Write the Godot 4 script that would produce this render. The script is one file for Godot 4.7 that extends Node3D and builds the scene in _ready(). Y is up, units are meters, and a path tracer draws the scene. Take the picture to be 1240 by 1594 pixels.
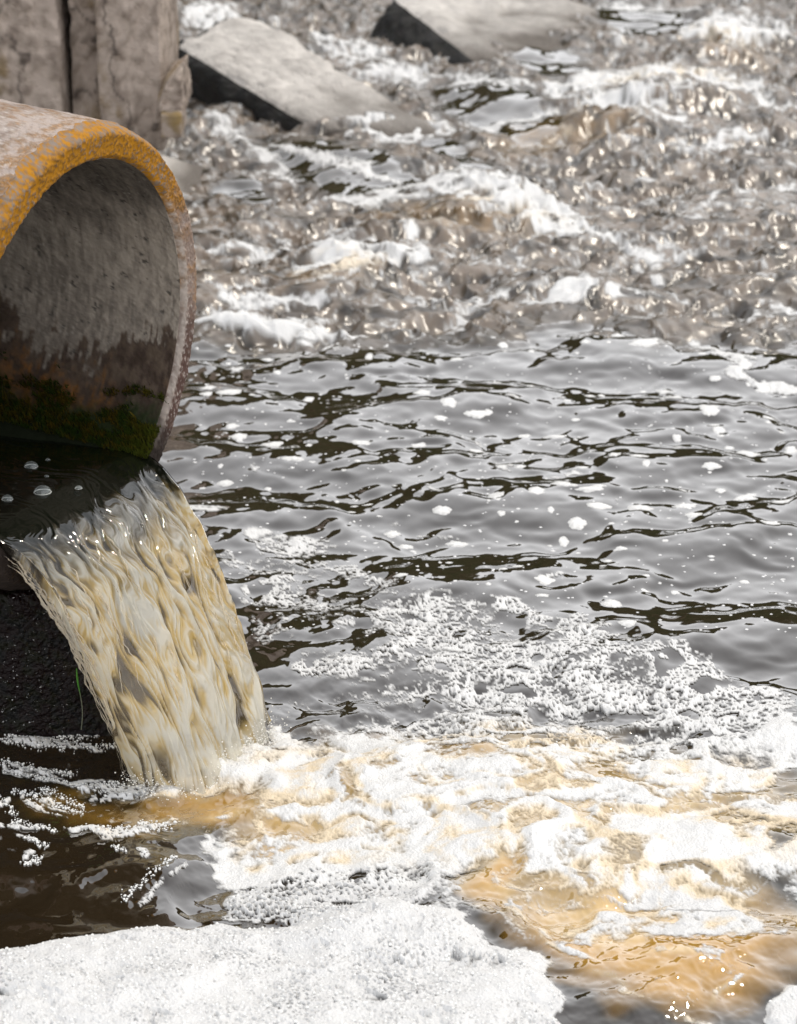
extends Node3D

# ---------------------------------------------------------------- camera constants and helpers
const EYE := 2.26            # height of the lens above the river
const FOCAL := 4000.0        # focal length in pixels of a 1240 x 1594 picture
const PITCH := 20.5
var ps := sin(deg_to_rad(PITCH))
var pc := cos(deg_to_rad(PITCH))
var rng := RandomNumberGenerator.new()

func spot(px: float, py: float, h := 0.0) -> Vector3:      # the point at height h that is seen at (px, py)
	var a := (px - 620.0) / FOCAL
	var b := (797.0 - py) / FOCAL
	var d := Vector3(a, b * pc - ps, -pc - b * ps)
	return Vector3(0, EYE, 0) + d * ((h - EYE) / d.y)

func at_depth(px: float, py: float, z: float) -> Vector3:  # the point in the plane z that is seen at (px, py)
	var a := (px - 620.0) / FOCAL
	var b := (797.0 - py) / FOCAL
	var d := Vector3(a, b * pc - ps, -pc - b * ps)
	return Vector3(0, EYE, 0) + d * (z / d.z)

func noise(sd: int, freq: float, oct := 1, kind := FastNoiseLite.TYPE_SIMPLEX_SMOOTH) -> FastNoiseLite:
	var n := FastNoiseLite.new()
	n.seed = sd
	n.noise_type = kind
	n.frequency = freq
	n.fractal_type = FastNoiseLite.FRACTAL_NONE if oct == 1 else FastNoiseLite.FRACTAL_FBM
	n.fractal_octaves = oct
	return n

func cells(sd: int, freq: float) -> FastNoiseLite:
	var n := noise(sd, freq, 1, FastNoiseLite.TYPE_CELLULAR)
	n.cellular_distance_function = FastNoiseLite.DISTANCE_EUCLIDEAN
	n.cellular_return_type = FastNoiseLite.RETURN_DISTANCE
	n.cellular_jitter = 1.0
	return n

func mat(rough: float, spec := 0.5) -> StandardMaterial3D:
	var m := StandardMaterial3D.new()
	m.vertex_color_use_as_albedo = true
	m.roughness = rough
	m.metallic_specular = spec
	return m

func tag(o: Node3D, label := "", category := "", group := "", kind := "") -> void:
	if label: o.set_meta("label", label)
	if category: o.set_meta("category", category)
	if group: o.set_meta("group", group)
	if kind: o.set_meta("kind", kind)

var taken := {}
func numbered(called: String) -> String:
	var n: int = taken.get(called, 0)
	taken[called] = n + 1
	return called if n == 0 else "%s_%03d" % [called, n]

func put(called: String, mesh: Mesh, m: Material, parent: Node3D = self) -> MeshInstance3D:
	var o := MeshInstance3D.new()
	o.name = numbered(called) if parent == self else called
	o.mesh = mesh
	o.material_override = m
	parent.add_child(o, true)
	return o

func base(called: String, t := Transform3D()) -> Node3D:
	var o := Node3D.new()
	o.name = numbered(called)
	o.transform = t
	add_child(o, true)
	return o

# a sheet of w x h points; keep (when given) says which points count: a quad is drawn when one of its corners does
func sheet(p: PackedVector3Array, c: PackedColorArray, w: int, h: int, keep := PackedByteArray(), flip := false, wrap := false, every := false) -> ArrayMesh:
	var n := PackedVector3Array()
	n.resize(p.size())
	for j in h:
		var r := j * w
		var up := r - w if j > 0 else r
		var dn := r + w if j < h - 1 else r
		for i in w:
			var l := i - 1 if i > 0 else (w - 2 if wrap else 0)
			var q := i + 1 if i < w - 1 else (1 if wrap else w - 1)
			var v := (p[r + q] - p[r + l]).cross(p[dn + i] - p[up + i])
			n[r + i] = (v if flip else -v).normalized()
	var idx := PackedInt32Array()
	var all := keep.is_empty()
	for j in h - 1:
		for i in w - 1:
			var a := j * w + i
			if all or (keep[a] and keep[a + 1] and keep[a + w] and keep[a + w + 1] if every else keep[a] or keep[a + 1] or keep[a + w] or keep[a + w + 1]):
				if flip:
					idx.append(a); idx.append(a + w); idx.append(a + 1)
					idx.append(a + 1); idx.append(a + w); idx.append(a + w + 1)
				else:
					idx.append(a); idx.append(a + 1); idx.append(a + w)
					idx.append(a + 1); idx.append(a + w + 1); idx.append(a + w)
	if not all:                                            # drop the points that are not used
		var where := PackedInt32Array()
		where.resize(p.size())
		where.fill(-1)
		var p2 := PackedVector3Array()
		var c2 := PackedColorArray()
		var n2 := PackedVector3Array()
		for k in idx.size():
			var a := idx[k]
			if where[a] < 0:
				where[a] = p2.size()
				p2.append(p[a]); c2.append(c[a]); n2.append(n[a])
			idx[k] = where[a]
		p = p2; c = c2; n = n2
	var arr := []
	arr.resize(Mesh.ARRAY_MAX)
	arr[Mesh.ARRAY_VERTEX] = p
	arr[Mesh.ARRAY_NORMAL] = n
	if c.size(): arr[Mesh.ARRAY_COLOR] = c
	arr[Mesh.ARRAY_INDEX] = idx
	var m := ArrayMesh.new()
	if idx.size(): m.add_surface_from_arrays(Mesh.PRIMITIVE_TRIANGLES, arr)
	return m

func sstep(a: float, b: float, x: float) -> float:
	var t := clampf((x - a) / (b - a), 0.0, 1.0)
	return t * t * (3.0 - 2.0 * t)

# ---------------------------------------------------------------- the river grid: columns are fans from under the lens, rows are closer together near it
var us := PackedFloat32Array()
var zs := PackedFloat32Array()
var NU := 0
var NZ := 0
var MU := 0
var MZ := 0
var chan := []          # masks at half resolution: 0 foam, 1 amber, 2 chop, 3 lift, 4 turbid, 5 pits
var height := PackedFloat32Array()
var bubbles_at := PackedVector3Array()

func lay_grid(cols: int, rows: int) -> void:
	var side := 36
	for i in side: us.append(-0.186 - 0.75 * pow(float(side - i) / side, 2.0))
	for i in cols + 1: us.append(-0.186 + 0.372 * i / cols)
	for i in side: us.append(0.186 + 0.75 * pow(float(i + 1) / side, 2.0))
	for i in 22: zs.append(-1.3 - 2.22 * i / 22.0)
	for i in rows + 1: zs.append(-1.0 / lerpf(1.0 / 3.52, 1.0 / 14.8, float(i) / rows))
	for i in 30: zs.append(-14.8 - 180.0 * pow((i + 1) / 30.0, 2.6) - (i + 1) * 0.12)
	if us.size() % 2 == 0: us.append(us[-1] + 0.03)
	if zs.size() % 2 == 0: zs.append(zs[-1] - 40.0)
	NU = us.size(); NZ = zs.size()
	MU = (NU + 1) / 2; MZ = (NZ + 1) / 2

func col_of(u: float) -> float:       # position in us
	return float(find_in(us, u, false))

func find_in(a: PackedFloat32Array, v: float, falling: bool) -> float:
	var lo := 0
	var hi := a.size() - 1
	while hi - lo > 1:
		var m := (lo + hi) / 2
		if (a[m] < v) != falling: lo = m
		else: hi = m
	return lo + clampf((v - a[lo]) / (a[hi] - a[lo]), 0.0, 1.0)

func stamp(ch: int, px: float, py: float, rx: float, ry: float, rot: float, val: float, soft := 0.6) -> void:
	var c := spot(px, py)
	var cr := cos(deg_to_rad(rot))
	var sr := sin(deg_to_rad(rot))
	var a := (spot(px + rx * cr, py + rx * sr) - spot(px - rx * cr, py - rx * sr)) * 0.5
	var b := (spot(px - ry * sr, py + ry * cr) - spot(px + ry * sr, py - ry * cr)) * 0.5
	var det := a.x * b.z - a.z * b.x
	var ex := absf(a.x) + absf(b.x)
	var ez := absf(a.z) + absf(b.z)
	var i0 := maxi(0, int(find_in(zs, minf(c.z + ez, -1.31), true) / 2.0))
	var i1 := mini(MZ - 1, int(find_in(zs, c.z - ez, true) / 2.0) + 1)
	var m: PackedFloat32Array = chan[ch]
	for i in range(i0, i1 + 1):
		var z := zs[i * 2]
		var j0 := maxi(0, int(find_in(us, (c.x - ex) / -z, false) / 2.0))
		var j1 := mini(MU - 1, int(find_in(us, (c.x + ex) / -z, false) / 2.0) + 1)
		for j in range(j0, j1 + 1):
			var dx := us[j * 2] * -z - c.x
			var dz := z - c.z
			var p := (dx * b.z - dz * b.x) / det
			var q := (dz * a.x - dx * a.z) / det
			var r := sqrt(p * p + q * q)
			if r < 1.0:
				var w := 1.0 - sstep(1.0 - soft, 1.0, r)
				var k := i * MU + j
				m[k] = lerpf(m[k], val, w)
	chan[ch] = m

func water_at(x: float, z: float) -> float:
	var fi := find_in(zs, z, true)
	var fj := find_in(us, x / -z, false)
	var i := mini(int(fi), NZ - 2)
	var j := mini(int(fj), NU - 2)
	fi -= i; fj -= j
	return lerpf(lerpf(height[i * NU + j], height[i * NU + j + 1], fj), lerpf(height[i * NU + NU + j], height[i * NU + NU + j + 1], fj), fi)

# strings of bubbles on the dark backwater, each a curve through three spots
var strings := [[0, 1183, 60, 1190, 115, 1196], [55, 1212, 110, 1218, 190, 1214], [110, 1216, 180, 1224, 240, 1232], [20, 1238, 70, 1250, 130, 1263], [0, 1246, 14, 1262, 26, 1278], [120, 1290, 180, 1299, 262, 1291], [18, 1288, 52, 1292, 86, 1298], [45, 1312, 60, 1322, 74, 1326], [36, 1352, 54, 1350, 68, 1340], [178, 1322, 186, 1328, 196, 1332], [215, 1282, 240, 1280, 262, 1284], [60, 1236, 96, 1240, 130, 1252], [0, 1150, 80, 1160, 190, 1150], [10, 1143, 70, 1148, 150, 1136], [5, 1195, 30, 1204, 50, 1212], [190, 1405, 230, 1370, 275, 1340]]

# white fronts and streaks in the rapids: three spots of a curve, half width, how much foam
var fronts := [[1072, 64, 1120, 42, 1215, 62, 26, 1.05], [868, 160, 960, 118, 1192, 156, 30, 1.1], [905, 180, 960, 185, 1060, 200, 18, 0.8], [530, 200, 640, 222, 850, 188, 9, 0.85], [440, 308, 600, 322, 740, 300, 11, 0.85], [655, 300, 760, 316, 880, 332, 20, 1.05], [760, 332, 900, 356, 1015, 398, 10, 0.85],
	[470, 436, 540, 402, 630, 402, 18, 0.95], [310, 519, 430, 522, 575, 520, 8, 1.1], [320, 482, 420, 470, 510, 468, 12, 0.8], [830, 482, 890, 460, 965, 476, 11, 0.95], [636, 365, 650, 395, 668, 412, 15, 0.8], [1095, 540, 1150, 558, 1180, 600, 12, 0.8], [1180, 602, 1215, 606, 1245, 612, 10, 0.8],
	[280, 20, 340, 40, 380, 20, 18, 0.8], [500, 82, 570, 80, 650, 124, 20, 0.85], [640, 124, 730, 132, 830, 152, 8, 0.7], [470, 50, 520, 70, 580, 96, 10, 0.8], [430, 232, 520, 258, 610, 292, 7, 0.75], [325, 200, 400, 226, 445, 280, 12, 0.7], [1165, 168, 1215, 160, 1250, 158, 9, 0.85], [1040, 246, 1100, 226, 1195, 216, 9, 0.75],
	[930, 12, 1010, 8, 1090, 26, 10, 0.7], [330, 392, 380, 396, 440, 388, 6, 0.75], [1120, 330, 1180, 300, 1240, 296, 9, 0.65], [1000, 430, 1080, 420, 1170, 440, 8, 0.6], [600, 470, 700, 480, 790, 470, 8, 0.6], [1130, 500, 1190, 480, 1245, 490, 8, 0.6], [700, 420, 780, 410, 850, 425, 9, 0.6]]

func curve_stamp(ch: int, s: Array, val: float, wide := 1.0, soft := 0.9) -> void:
	for t in 13:
		var u := t / 12.0
		var sx := lerpf(lerpf(s[0], s[2], u), lerpf(s[2], s[4], u), u)
		var sy := lerpf(lerpf(s[1], s[3], u), lerpf(s[3], s[5], u), u)
		var dx := lerpf(s[2] - s[0], s[4] - s[2], u)
		var dy := lerpf(s[3] - s[1], s[5] - s[3], u)
		stamp(ch, sx, sy, absf(s[4] - s[0]) * 0.09 + 4.0, s[6] * wide * (0.45 + 0.75 * sin(PI * u)), rad_to_deg(atan2(dy, dx)), val, soft)

func lay_masks() -> void:
	for k in 6:
		var m := PackedFloat32Array()
		m.resize(MU * MZ)
		chan.append(m)
	var edge := noise(3, 1.1, 2)
	var foam: PackedFloat32Array = chan[0]
	var chop: PackedFloat32Array = chan[2]
	var turbid: PackedFloat32Array = chan[4]
	for i in MZ:
		var z := zs[i * 2]
		for j in MU:
			var x := us[j * 2] * -z
			var far := sstep(-7.35, -8.05, z + 0.55 * edge.get_noise_2d(x, z) + 0.06 * x)
			var k := i * MU + j
			chop[k] = far
			turbid[k] = far
			foam[k] = 0.02 + 0.23 * far
	chan[0] = foam; chan[2] = chop; chan[4] = turbid
	# rapids: smooth tongues of water sliding over sunken slabs
	for s in [[770, 175, 150, 55, 22], [1000, 30, 120, 36, 8], [530, 268, 190, 48, 14], [850, 95, 90, 40, 12], [700, 240, 90, 30, 20], [380, 300, 70, 30, 10]]:
		stamp(2, s[0], s[1], s[2], s[3], s[4], 0.07, 0.5)
		stamp(4, s[0], s[1], s[2], s[3], s[4], 0.15, 0.5)
		stamp(0, s[0], s[1], s[2], s[3], s[4], 0.10, 0.5)
	stamp(3, 790, 150, 170, 60, 22, 0.05, 0.9)
	stamp(3, 560, 250, 190, 50, 14, 0.04, 0.9)
	# rapids: standing waves and white crests
	for s in [[1010, 175, 230, 80, -4, 0.09], [1130, 70, 130, 60, 6, 0.08], [740, 330, 220, 60, -4, 0.06], [560, 425, 170, 60, -12, 0.05], [880, 470, 150, 44, 4, 0.035], [1190, 250, 100, 60, -20, 0.04], [400, 520, 170, 14, 0, 0.02]]:
		stamp(3, s[0], s[1], s[2], s[3], s[4], s[5], 1.0)
	for s in fronts: curve_stamp(0, s, s[7], 1.5)
	for s in [[1020, 150, 80, 14, -10, 0.3], [1000, 250, 120, 20, 0, 0.2], [900, 400, 150, 30, 0, 0.2], [1100, 430, 130, 50, 0, 0.2]]:
		stamp(0, s[0], s[1], s[2], s[3], s[4], s[5], 0.9)
	for s in [[870, 222, 190, 36, -4, 0.26], [1020, 140, 190, 44, -4, 0.24], [720, 345, 240, 36, 2, 0.24], [520, 430, 130, 34, -10, 0.22], [1130, 80, 120, 40, 10, 0.2]]:
		stamp(1, s[0], s[1], s[2], s[3], s[4], s[5], 0.8)
	# thin drifts of foam on the pool
	rng.seed = 41
	for t in 34:
		var py := 540.0 + 380.0 * rng.randf()
		stamp(0, rng.randf_range(300, 1240), py, rng.randf_range(20, 60), rng.randf_range(4, 9), rng.randf_range(-14, 16), rng.randf_range(0.45, 0.64), 0.9)
	# churned water under the pipe and downstream of it
	stamp(2, 1620, 1290, 460, 220, 8, 0.45, 0.5)
	stamp(0, 1600, 1260, 430, 170, 8, 0.80, 0.6)
	stamp(1, 1600, 1300, 430, 150, 8, 0.6, 0.8)
	stamp(2, 820, 1250, 640, 260, 4, 0.55, 0.5)
	stamp(2, 600, 980, 260, 110, 8, 0.22, 0.6)
	stamp(2, 110, 1330, 230, 120, -10, 0.14, 0.5)
	stamp(0, 740, 1020, 470, 140, 9, 0.55, 0.6)
	stamp(0, 1010, 1040, 300, 60, 12, 0.58, 0.6)
	stamp(0, 1060, 1120, 320, 80, 8, 0.80, 0.6)
	stamp(0, 440, 900, 140, 90, 10, 0.40, 0.6)
	for s in [[450, 838, 110, 26, 8, 0.70], [380, 880, 70, 22, 14, 0.6], [420, 920, 70, 22, 0, 0.62], [400, 985, 50, 30, 40, 0.72], [560, 905, 110, 26, 26, 0.62], [660, 960, 130, 36, 20, 0.66], [800, 942, 90, 20, 8, 0.93], [900, 985, 110, 16, 28, 0.85], [1010, 1030, 70, 30, 36, 0.72], [1165, 1068, 60, 18, 14, 0.93], [1110, 1056, 60, 20, 12, 0.7],
			[520, 1050, 130, 24, -12, 0.8], [640, 1020, 120, 30, 4, 0.7], [820, 1040, 200, 40, 14, 0.72], [980, 1090, 280, 50, 14, 0.84], [800, 1120, 380, 50, 4, 0.86], [320, 800, 40, 14, 10, 0.6]]:
		stamp(0, s[0], s[1], s[2], s[3], s[4], s[5], 0.7)
	stamp(0, 860, 1265, 620, 165, 4, 0.88, 0.35)
	stamp(0, 1100, 1330, 360, 150, 4, 0.88, 0.5)
	stamp(3, 860, 1265, 560, 150, 4, 0.02, 0.6)
	stamp(0, 560, 1330, 330, 80, 0, 0.86, 0.5)
	stamp(0, 720, 1330, 420, 26, -3, 1.15, 0.8)
	stamp(0, 1000, 1290, 330, 22, 3, 1.1, 0.8)
	stamp(0, 470, 1220, 60, 70, -20, 1.1, 0.8)
	stamp(0, 900, 1180, 380, 20, 4, 1.05, 0.8)
	stamp(0, 335, 1212, 150, 26, -14, 0.95, 0.7)
	stamp(3, 335, 1215, 150, 30, -14, 0.03, 0.9)
	for s in [[640, 1088, 80, 18, 4, 0.25], [830, 1112, 50, 18, 10, 0.25], [945, 1112, 62, 13, 4, 0.3], [560, 1098, 70, 24, -4, 0.2], [520, 1000, 110, 30, -6, 0.10], [480, 1110, 50, 24, 0, 0.3], [1085, 1170, 40, 8, 0, 0.5], [1150, 1245, 60, 10, 4, 0.6]]:
		stamp(0, s[0], s[1], s[2], s[3], s[4], s[5], 0.6)
	# amber, aerated water
	for s in [[860, 1240, 640, 150, 4, 0.7], [300, 1262, 240, 56, -4, 0.36], [330, 1262, 130, 34, -4, 0.8], [470, 1285, 140, 60, -14, 0.85], [1020, 1450, 330, 130, 6, 1.0], [780, 1380, 90, 60, -20, 1.0], [120, 1240, 170, 40, 0, 0.15]]:
		stamp(1, s[0], s[1], s[2], s[3], s[4], s[5], 0.8)
	for s in [[730, 1182, 90, 18, 6, 0.45], [860, 1180, 40, 11, 0, 0.45], [640, 1225, 80, 30, 8, 0.6], [760, 1260, 110, 36, 4, 0.68], [960, 1200, 50, 26, 20, 0.6], [560, 1250, 60, 26, 10, 0.62], [900, 1300, 120, 30, 2, 0.8], [270, 1262, 200, 46, -6, 0.12], [430, 1292, 90, 40, -16, 0.52],
			[780, 1382, 66, 36, -16, 0.25], [900, 1440, 150, 60, 6, 0.55], [1060, 1430, 150, 60, 6, 0.7], [830, 1455, 80, 36, 30, 0.3], [1060, 1530, 190, 64, 10, 0.12], [960, 1560, 180, 50, 24, 0.05], [1200, 1420, 60, 60, 60, 0.4]]:
		stamp(0, s[0], s[1], s[2], s[3], s[4], s[5], 0.6)
	# dark backwater at the lower left with the bubbly mound beside it
	stamp(0, 100, 1330, 240, 110, -14, 0.02, 0.35)
	stamp(0, 150, 1170, 150, 30, 0, 0.25, 0.6)
	stamp(0, 270, 1370, 110, 30, -30, 0.02, 0.6)
	stamp(0, 520, 1395, 190, 52, -10, 1.08, 0.35)
	for s in strings:
		for t in 9:
			var u := (t + 0.5) / 9.0
			var sx := lerpf(lerpf(s[0], s[2], u), lerpf(s[2], s[4], u), u)
			var sy := lerpf(lerpf(s[1], s[3], u), lerpf(s[3], s[5], u), u)
			stamp(0, sx, sy, absf(s[4] - s[0]) * 0.10 + 5.0, 4.0 + 3.0 * sin(PI * u), rad_to_deg(atan2(s[5] - s[1], s[4] - s[0])), 0.80, 0.8)
			stamp(5, sx, sy, absf(s[4] - s[0]) * 0.10 + 8.0, 10.0, 0, 0.5, 0.5)
	stamp(5, 520, 1395, 200, 62, -10, 0.62, 0.5)
	stamp(5, 720, 990, 560, 190, 8, 0.62, 0.45)
	# the thick raft of foam at the bottom
	for s in [[60, 1640, 320, 196, 0], [300, 1600, 330, 175, 0], [560, 1590, 250, 188, 0], [740, 1640, 230, 170, 40], [800, 1590, 130, 60, 34], [620, 1500, 150, 95, 10], [-200, 1640, 300, 190, 0], [420, 1700, 460, 160, 0], [400, 2000, 900, 330, 0]]:
		stamp(0, s[0], s[1], s[2], s[3], s[4], 1.5, 0.22)
		stamp(3, s[0], s[1], s[2], s[3], s[4], 0.022, 0.5)
		stamp(5, s[0], s[1], s[2], s[3], s[4], 0.42, 0.3)
		stamp(1, s[0], s[1], s[2], s[3], s[4], 0.0, 0.3)
		stamp(2, s[0], s[1], s[2], s[3], s[4], 0.10, 0.3)
	stamp(1, 1010, 1490, 270, 90, 8, 1.0, 0.7)
	stamp(2, 1010, 1520, 300, 90, 10, 0.34, 0.6)
	for s in [[880, 1500, 90, 10, 14, 0.62], [1040, 1500, 120, 10, 6, 0.66], [1150, 1540, 60, 8, -30, 0.6], [960, 1545, 80, 7, 16, 0.55], [1100, 1575, 90, 7, 4, 0.5], [800, 1420, 60, 12, 40, 0.6], [900, 1420, 110, 16, 6, 0.66]]:
		stamp(0, s[0], s[1], s[2], s[3], s[4], s[5], 0.9)
	stamp(0, 1262, 1572, 40, 46, 10, 1.0, 0.4)
	for s in [[215, 1222, 60, 12, 6, 0.72], [300, 1240, 90, 14, 2, 0.78], [385, 1212, 60, 20, -30, 0.95], [432, 1158, 30, 30, 0, 1.0], [150, 1205, 60, 9, 4, 0.6], [340, 1270, 80, 12, -10, 0.58], [250, 1290, 60, 8, 6, 0.5]]:
		stamp(0, s[0], s[1], s[2], s[3], s[4], s[5], 0.8)
	stamp(3, 400, 1200, 70, 40, -40, 0.022, 0.9)

func river() -> void:
	lay_grid(700, 820)
	lay_masks()
	var w1 := noise(11, 1.6, 1)
	var w2 := noise(12, 4.6, 2)
	var w3 := noise(13, 9.0, 2)
	var w4 := noise(14, 30.0, 2)
	var k1 := noise(15, 1.2, 2)
	var k2 := noise(16, 2.2, 3)
	var wx := noise(17, 3.0, 3)
	var wz := noise(18, 3.0, 3)
	var f1 := noise(19, 4.0, 3)
	var f2 := noise(20, 28.0, 3)
	var f3 := noise(25, 3.4, 4)
	var froth := noise(26, 95.0, 2)
	var pit := cells(21, 110.0)
	var pit2 := cells(22, 48.0)
	var lump := noise(23, 11.0, 3)
	var patch := noise(24, 7.0, 2)
	bubbles_at.clear()
	var total := NU * NZ
	height.resize(total)
	var p := PackedVector3Array()
	var c := PackedColorArray()
	var fp := PackedVector3Array()
	var fc := PackedColorArray()
	var keep := PackedByteArray()
	var broken := PackedByteArray()
	broken.resize(total)
	p.resize(total); c.resize(total); fp.resize(total); fc.resize(total); keep.resize(total)
	var m0: PackedFloat32Array = chan[0]
	var m1: PackedFloat32Array = chan[1]
	var m2: PackedFloat32Array = chan[2]
	var m3: PackedFloat32Array = chan[3]
	var m4: PackedFloat32Array = chan[4]
	var m5: PackedFloat32Array = chan[5]
	var lastz := float(MZ - 2)
	var lastu := float(MU - 2)
	for i in NZ:
		var z := zs[i]
		var fine := z < -3.4 and z > -15.0
		# how far a metre of warp moves the lookup, in half-cells
		var dzc := 0.5 / maxf(1e-4, absf(zs[mini(i + 1, NZ - 1)] - zs[maxi(i - 1, 0)]) * 0.5)
		for j in NU:
			var x := us[j] * -z
			var k := i * NU + j
			var duc := 0.5 / (absf(us[mini(j + 1, NU - 1)] - us[maxi(j - 1, 0)]) * 0.5 * -z)
			var ax := wx.get_noise_2d(x, z)
			var az := wz.get_noise_2d(x, z)
			var a := clampf(j * 0.5 + ax * 0.07 * duc, 0.0, lastu)
			var b := clampf(i * 0.5 + az * 0.07 * dzc, 0.0, lastz)
			var ja := int(a)
			var ib := int(b)
			a -= ja; b -= ib
			var o := ib * MU + ja
			var t0 := (1.0 - a) * (1.0 - b)
			var t1 := a * (1.0 - b)
			var t2 := (1.0 - a) * b
			var t3 := a * b
			var o2 := o + MU
			var foam := m0[o] * t0 + m0[o + 1] * t1 + m0[o2] * t2 + m0[o2 + 1] * t3
			var amber := m1[o] * t0 + m1[o + 1] * t1 + m1[o2] * t2 + m1[o2 + 1] * t3
			var chop := m2[o] * t0 + m2[o + 1] * t1 + m2[o2] * t2 + m2[o2 + 1] * t3
			var lift := m3[o] * t0 + m3[o + 1] * t1 + m3[o2] * t2 + m3[o2 + 1] * t3
			var turbid := m4[o] * t0 + m4[o + 1] * t1 + m4[o2] * t2 + m4[o2 + 1] * t3
			var pits := m5[o] * t0 + m5[o + 1] * t1 + m5[o2] * t2 + m5[o2 + 1] * t3
			# surface: long pool waves, ripples on them, and the broken water of the rapids
			var n1 := w1.get_noise_2d(x * 0.8 + ax * 0.2, z * 1.3)
			var n2 := w2.get_noise_2d(x * 0.65 + ax * 0.1, z * 1.1 + az * 0.1)
			var n3 := w3.get_noise_2d(x + ax * 0.05, z + az * 0.05)
			var n4 := w4.get_noise_2d(x, z)
			var h := 0.022 * n1 + 0.0062 * n2 + 0.0013 * n3 + 0.00020 * n4
			if chop > 0.02:
				var r1 := k1.get_noise_2d(x, z * 1.6)
				var r2 := 0.5 - absf(k2.get_noise_2d(x * 0.65 + z * 0.3 + ax * 0.25, z * 1.1 + az * 0.25)) * 1.6
				h += chop * (0.45 + 0.55 * minf(1.0, turbid * 2.0)) * (0.058 * r1 + 0.048 * r2 + 0.0068 * (n3 if turbid < 0.3 else w3.get_noise_2d(x * 0.55 + z * 0.25 + ax * 0.2, z * 0.8 + az * 0.2)) + (0.0007 if turbid > 0.3 else 0.0014) * n4) + sstep(-5.4, -4.8, z) * (0.00045 + 0.0010 * minf(1.0, amber)) * n4
			h += lift
			height[k] = h
			broken[k] = 1 if turbid > 0.35 else 0
			p[k] = Vector3(x, h, z)
			var am := clampf(amber + 0.25 * n3, 0.0, 1.0) * sstep(0.0, 0.15, amber) * (1.0 if turbid < 0.3 else 0.7)
			var body := Color(0.026, 0.019, 0.009).lerp(Color(0.22, 0.175, 0.135), turbid * clampf(0.55 + 0.9 * n3 + 0.5 * n2, 0.0, 1.0)).lerp(Color(0.50, 0.275, 0.05).lerp(Color(0.76, 0.56, 0.28), clampf(foam * 1.5 - 0.2, 0.0, 1.0) * (1.0 - turbid)), am)
			c[k] = body
			# foam: how much of the surface it covers, broken by three scales of noise, then pitted by open bubbles
			var wf := 0.06 + 0.22 * chop
			var g1 := f1.get_noise_2d(x * (1.0 - 0.35 * chop) + ax * wf, z + az * wf)
			var f := foam * 2.0 - 1.0 + 0.70 * g1 + 0.25 * n3
			var al := 0.0
			var f0 := f
			if f > -1.3 and fine:
				var fs := 1.0 if z > -7.0 else 0.42
				var g2 := f2.get_noise_2d(x * fs, z * fs)
				f += 0.45 * g2
				if fs < 1.0: f += 0.55 * f2.get_noise_2d(x * 1.3 + 9.0, z)
				if chop > 0.1:
					var vein := absf(f3.get_noise_2d(x * 0.7 + ax * wf, z + az * wf))
					if turbid < 0.3: f += chop * (1.3 - 6.0 * vein) + minf(1.0, chop * 2.0) * (0.55 * froth.get_noise_2d(x, z) + 0.35 * g2)
					else: f += 0.55 - 3.0 * vein
				f0 = f
				if pits > 0.05:
					var many := clampf(0.70 + 1.1 * patch.get_noise_2d(x + 7.0, z), 0.15, 1.5)
					var d1 := sstep(0.46 * many, 0.12, pit.get_noise_2d(x, z) + 1.0) * (1.2 if z < -4.12 else 2.0) + (0.0 if z > -4.12 else 1.0) * sstep(0.42 * many, 0.10, pit2.get_noise_2d(x, z) + 1.0) * 1.5
					f -= d1 * pits * 1.7
				al = sstep(-0.20 - 0.5 * chop, 0.15 + 1.1 * chop, f) if turbid < 0.3 else sstep(-0.35, 0.65, f)
			if al > 0.015:
				var hm := 0.003 + 0.009 * clampf(foam - 0.4, 0.0, 1.0)
				fp[k] = Vector3(x, h + 0.0012 + clampf(0.7 * f0 + 0.3 * f if z < -4.12 else f, 0.0, 1.0) * (hm * (1.0 - 0.6 * chop) + (lump.get_noise_2d(x, z) * 0.006 if foam > 0.5 else 0.0)), z)
				var tint := sstep(0.35, -0.45, g1 * 0.6 + n3 * 0.4 + patch.get_noise_2d(x * 0.7 + ax * 0.2, z + az * 0.2) * 0.8 + 0.4 * (f - 0.6)) * sstep(0.02, 0.3, amber)
				var fcol := (Color(0.76, 0.76, 0.75) if z < -4.12 else Color(0.70, 0.70, 0.695)).lerp(Color(0.78, 0.60, 0.34), tint * 0.7)
				fcol.a = al
				fc[k] = fcol
				keep[k] = 1
				if z > -6.2 and f > 0.02 and f < 0.5 and pits > 0.1 and rng.randf() < 0.022: bubbles_at.append(fp[k])
				elif z > -4.6 and f > 0.5 and chop < 0.25 and rng.randf() < 0.05: bubbles_at.append(fp[k])
			else:
				fp[k] = Vector3(x, h + 0.001, z)
				fc[k] = Color(0.80, 0.80, 0.79, 0.0)
	var wm := mat(0.035, 1.0)
	wm.clearcoat_enabled = true
	wm.clearcoat = 1.0
	wm.clearcoat_roughness = 0.03
	var calm := PackedByteArray()
	var wild := PackedByteArray()
	calm.resize(total); wild.resize(total)
	for k in total:
		calm[k] = 0 if broken[k] else 1
		wild[k] = broken[k]
	# a quad belongs to the rapids when one of its corners does, to the pool when all four are calm
	tag(put("river_pool", sheet(p, c, NU, NZ, calm, false, false, true), wm), "dark brown rippled pool and amber water below the pipe", "river", "", "structure")
	var rm: StandardMaterial3D = wm.duplicate()
	rm.roughness = 0.32
	rm.metallic_specular = 0.8
	rm.clearcoat_enabled = false
	rm.clearcoat_roughness = 0.38
	tag(put("river_rapids", sheet(p, c, NU, NZ, wild), rm), "grey brown broken water of the rapids", "rapids", "", "structure")
	var fm := mat(0.6, 0.5)
	fm.transparency = BaseMaterial3D.TRANSPARENCY_ALPHA
	var bub := NoiseTexture2D.new()
	bub.width = 1024; bub.height = 1024
	bub.seamless = true
	bub.noise = cells(91, 0.11)
	bub.normalize = true
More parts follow.
